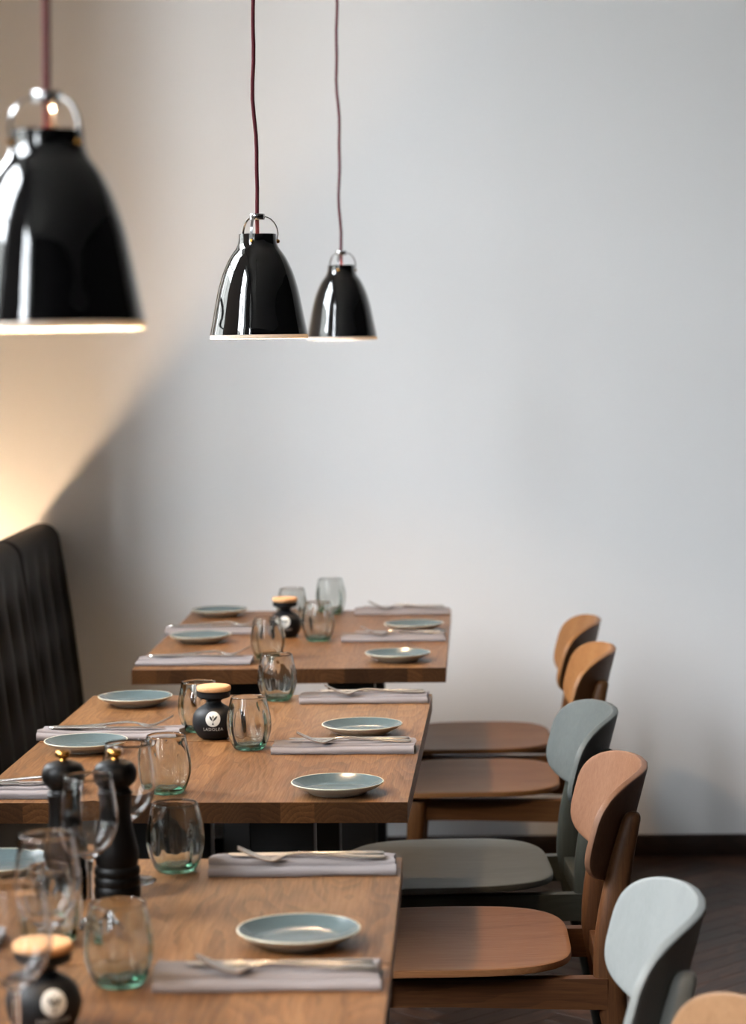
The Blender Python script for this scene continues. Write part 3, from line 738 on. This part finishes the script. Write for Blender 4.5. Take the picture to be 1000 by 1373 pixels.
# cutlery: handle end at +X, tip towards -X, lying on z = 0
fork_proto = knife_proto = None
def fork(x, y, z, rz, label):
    global fork_proto
    if fork_proto is None:
        t = empty('fork')
        cl = smooth_prof([(0.100, 0.0018, 0.0072), (0.096, 0.0018, 0.0102), (0.085, 0.0020, 0.0100), (0.055, 0.0032, 0.0072), (0.020, 0.0062, 0.0046), (-0.015, 0.0092, 0.0036), (-0.035, 0.0074, 0.0050)], 4)
        V, F = [], []; n = 10
        for a, b, c in cl:
            for i in range(n): V.append((a, c*0.8*math.cos(2*PI*i/n), b + 0.0024*math.sin(2*PI*i/n)))
        for k in range(len(cl)-1):
            for i in range(n): F.append((k*n+i, k*n+(i+1) % n, (k+1)*n+(i+1) % n, (k+1)*n+i))
        F.append(tuple(range(n-1, -1, -1))); F.append(tuple((len(cl)-1)*n+i for i in range(n)))
        mk('handle', V, F, M['steel'], t, sharp=70)
        hd = smooth_prof([(-0.035, 0.0074, 0.0045), (-0.042, 0.0050, 0.0085), (-0.050, 0.0026, 0.0118), (-0.056, 0.0018, 0.0124)], 4)
        parts = [strap_vf([(a, 0, b) for a, b, c in hd], (0, 1, 0), [c for a, b, c in hd], 0.0018)]
        for k in range(4):
            oy = (-1.5+k)*0.0067
            tn = smooth_prof([(-0.055, 0.0018, 0.0022), (-0.068, 0.0042, 0.0021), (-0.084, 0.0105, 0.0018), (-0.102, 0.0195, 0.0009)], 4)
            parts.append(strap_vf([(a, oy*(1-0.06*max(0, -a-0.055)/0.047), b) for a, b, c in tn], (0, 1, 0), [c for a, b, c in tn], 0.0017))
        mk('tines', *join(parts), M['steel'], t, sharp=50)
        fork_proto = t
    else: t = copy_tree(fork_proto)
    t.location = (x, y, z); t.rotation_euler = (0, 0, rz); tag(t, label, 'fork', 'dinner forks'); return t
def knife(x, y, z, rz, label):
    global knife_proto
    if knife_proto is None:
        t = empty('knife')
        hs = [(0.108, 0.0045, 0.0010), (0.106, 0.0078, 0.0024), (0.098, 0.0088, 0.0030), (0.07, 0.0078, 0.0030), (0.03, 0.0060, 0.0030), (0.008, 0.0055, 0.0030), (0.0, 0.0052, 0.0024)]
        V, F = [], []; n = 12
        for xx, hy, hz in hs:
            for i in range(n):
                a = 2*PI*i/n; V.append((xx, hy*math.cos(a), 0.0032 + hz*math.sin(a)))
        for k in range(len(hs)-1):
            for i in range(n): F.append((k*n+i, k*n+(i+1) % n, (k+1)*n+(i+1) % n, (k+1)*n+i))
        F.append(tuple(range(n-1, -1, -1))); F.append(tuple((len(hs)-1)*n+i for i in range(n)))
        mk('handle', V, F, M['steel'], t, sharp=60)
        bl = [(0.001, -0.0045, 0.0045), (-0.010, -0.0075, 0.0068), (-0.060, -0.0088, 0.0072), (-0.090, -0.0075, 0.0072), (-0.102, -0.0035, 0.0068), (-0.107, 0.0025, 0.0062)]
        V, F = [], []
        for xx, ya, yb in bl:
            for yy, zz in ((ya, 0.0030), (yb, 0.0022), (yb, 0.0042), (ya, 0.0034)): V.append((xx, yy, zz))
        for k in range(len(bl)-1):
            for i in range(4): F.append((k*4+i, k*4+(i+1) % 4, (k+1)*4+(i+1) % 4, (k+1)*4+i))
        F.append((3, 2, 1, 0)); F.append(tuple((len(bl)-1)*4+i for i in range(4)))
        mk('blade', V, F, M['steel'], t, sharp=40)
        knife_proto = t
    else: t = copy_tree(knife_proto)
    t.location = (x, y, z); t.rotation_euler = (0, 0, rz); tag(t, label, 'knife', 'dinner knives'); return t

# ------------------------------------------------------------------ place settings
# (xl, xr, y of the front fold, turn, handles on the right?, where)
NAP = [(-0.690, -0.452, 5.957, -0.012, False, 'far bench-side place, farthest table pair'),
       (-0.690, -0.430, 5.381, -0.012, False, 'near bench-side place, farthest table pair'),
       (-0.232, 0.018, 6.346, -0.012, True, 'far chair-side place, farthest table pair'),
       (-0.245, 0.006, 5.777, -0.012, True, 'near chair-side place, farthest table pair'),
       (-0.747, -0.483, 4.364, -0.022, False, 'far bench-side place, middle table pair'),
       (-0.770, -0.590, 3.800, -0.022, False, 'near bench-side place, middle table pair'),
       (-0.287, -0.030, 4.787, -0.012, True, 'far chair-side place, middle table pair'),
       (-0.302, -0.050, 4.195, -0.012, True, 'near chair-side place, middle table pair'),
       (-0.324, -0.069, 3.226, 0.02, True, 'far chair-side place, nearest table pair'),
       (-0.331, -0.076, 2.642, 0.02, True, 'near chair-side place, nearest table pair'),
       (-0.745, -0.540, 2.800, 0.0, False, 'left edge of the photo, nearest table pair')]
CUT = [(0.0, 0.0), (0.008, 0.03), (-0.004, -0.02), (0.006, 0.015), (0.0, 0.03), (0.0, -0.05), (0.004, 0.03), (0.0, 0.0), (-0.003, 0.02), (0.005, 0.01), (0, 0)]
for i, (xl, xr, yf, rz, right, where) in enumerate(NAP):
    napkin(xl, xr, yf, 'folded grey linen napkin, ' + where, rz, i)
    cxm = (xl+xr)/2; L_ = xr-xl; zt = TZ + 0.0149
    if i == 10: continue
    d, dr = CUT[i]
    if right:
        fork(cxm+0.018+d, yf+0.038, zt+0.0002, rz+0.035+dr, 'steel fork with raised tines, ' + where)
        knife(cxm+0.008+d, yf+0.062, zt+0.0002, rz+0.01-dr, 'steel knife lying behind the fork, ' + where)
    else:
        fork(cxm+0.012+d, yf+0.066, zt+0.0002, PI+rz+0.03+dr, 'steel fork with raised tines, ' + where)
        knife(cxm-0.006+d, yf+0.046, zt+0.0002, PI+rz+0.01-dr, 'steel knife lying before the fork, ' + where)
PLT = [(-0.591, 6.375, 'far bench-side place, farthest table pair'), (-0.587, 5.815, 'near bench-side place, farthest table pair'),
       (-0.071, 6.011, 'far chair-side place, farthest table pair'), (-0.102, 5.441, 'near chair-side place, farthest table pair'),
       (-0.618, 4.802, 'far bench-side place, middle table pair'), (-0.639, 4.262, 'near bench-side place, middle table pair'),
       (-0.150, 4.420, 'far chair-side place, middle table pair'), (-0.171, 3.834, 'near chair-side place, middle table pair'),
       (-0.177, 2.862, 'chair side, nearest table pair'), (-0.617, 3.262, 'left edge of the photo, nearest table pair')]
for i, (x, y, where) in enumerate(PLT): plate(x, y, 'teal glazed side plate, ' + where, i*0.7)
TUM = [(-0.297, 6.400, 'stemless green glass standing farthest back, on the farthest table'),
       (-0.301, 5.822, 'stemless green glass right of the oil bottle on the farthest table pair'),
       (-0.400, 5.498, 'stemless glass left of and before the oil bottle on the farthest table pair'),
       (-0.384, 6.153, 'stemless green glass mostly hidden behind the farthest oil bottle'),
       (-0.336, 4.852, 'stemless glass at the far end of the middle table pair, beside a napkin'),
       (-0.456, 4.466, 'stemless glass left of and behind the sharp oil bottle'),
       (-0.347, 4.265, 'clear greenish stemless glass in sharp focus right of the oil bottle'),
       (-0.447, 3.848, 'stemless glass at the near end of the middle table pair'),
       (-0.370, 3.272, 'stemless green glass at the far end of the nearest table pair, right of the mills'),
       (-0.370, 2.681, 'blurred stemless green glass in front, left of the nearest napkin'),
       (-0.478, 2.868, 'blurred stemless green glass behind a wine glass at the lower left')]
for i, (x, y, lab) in enumerate(TUM): tumbler(x, y, lab, i % 3 if i < 3 else (i*2) % 3, 1.0, i*1.3)
WIN = [(-0.425, 3.206, 'stemmed wine glass half hidden behind the pepper mills'),
       (-0.443, 2.963, 'stemmed wine glass standing right in front of the pepper mills'),
       (-0.436, 2.605, 'second stemmed wine glass from the bottom left corner'),
       (-0.428, 2.352, 'stemmed wine glass in the bottom left corner, before the oil bottle')]
for x, y, lab in WIN: wine(x, y, lab)
oil_bottle(-0.386, 5.903, 'small black oil bottle with cork lid on the farthest table pair', 0.02)
oil_bottle(-0.420, 4.383, 'sharp black oil bottle with cork lid and white lettering on the middle table pair', 0.03)
oil_bottle(-0.424, 2.490, 'blurred black oil bottle with cork lid in the bottom left corner', 0.45)
mill(-0.430, 3.118, 'right of two black pepper mills with brass knob')
mill(-0.497, 3.112, 'left of two black pepper mills with brass knob')
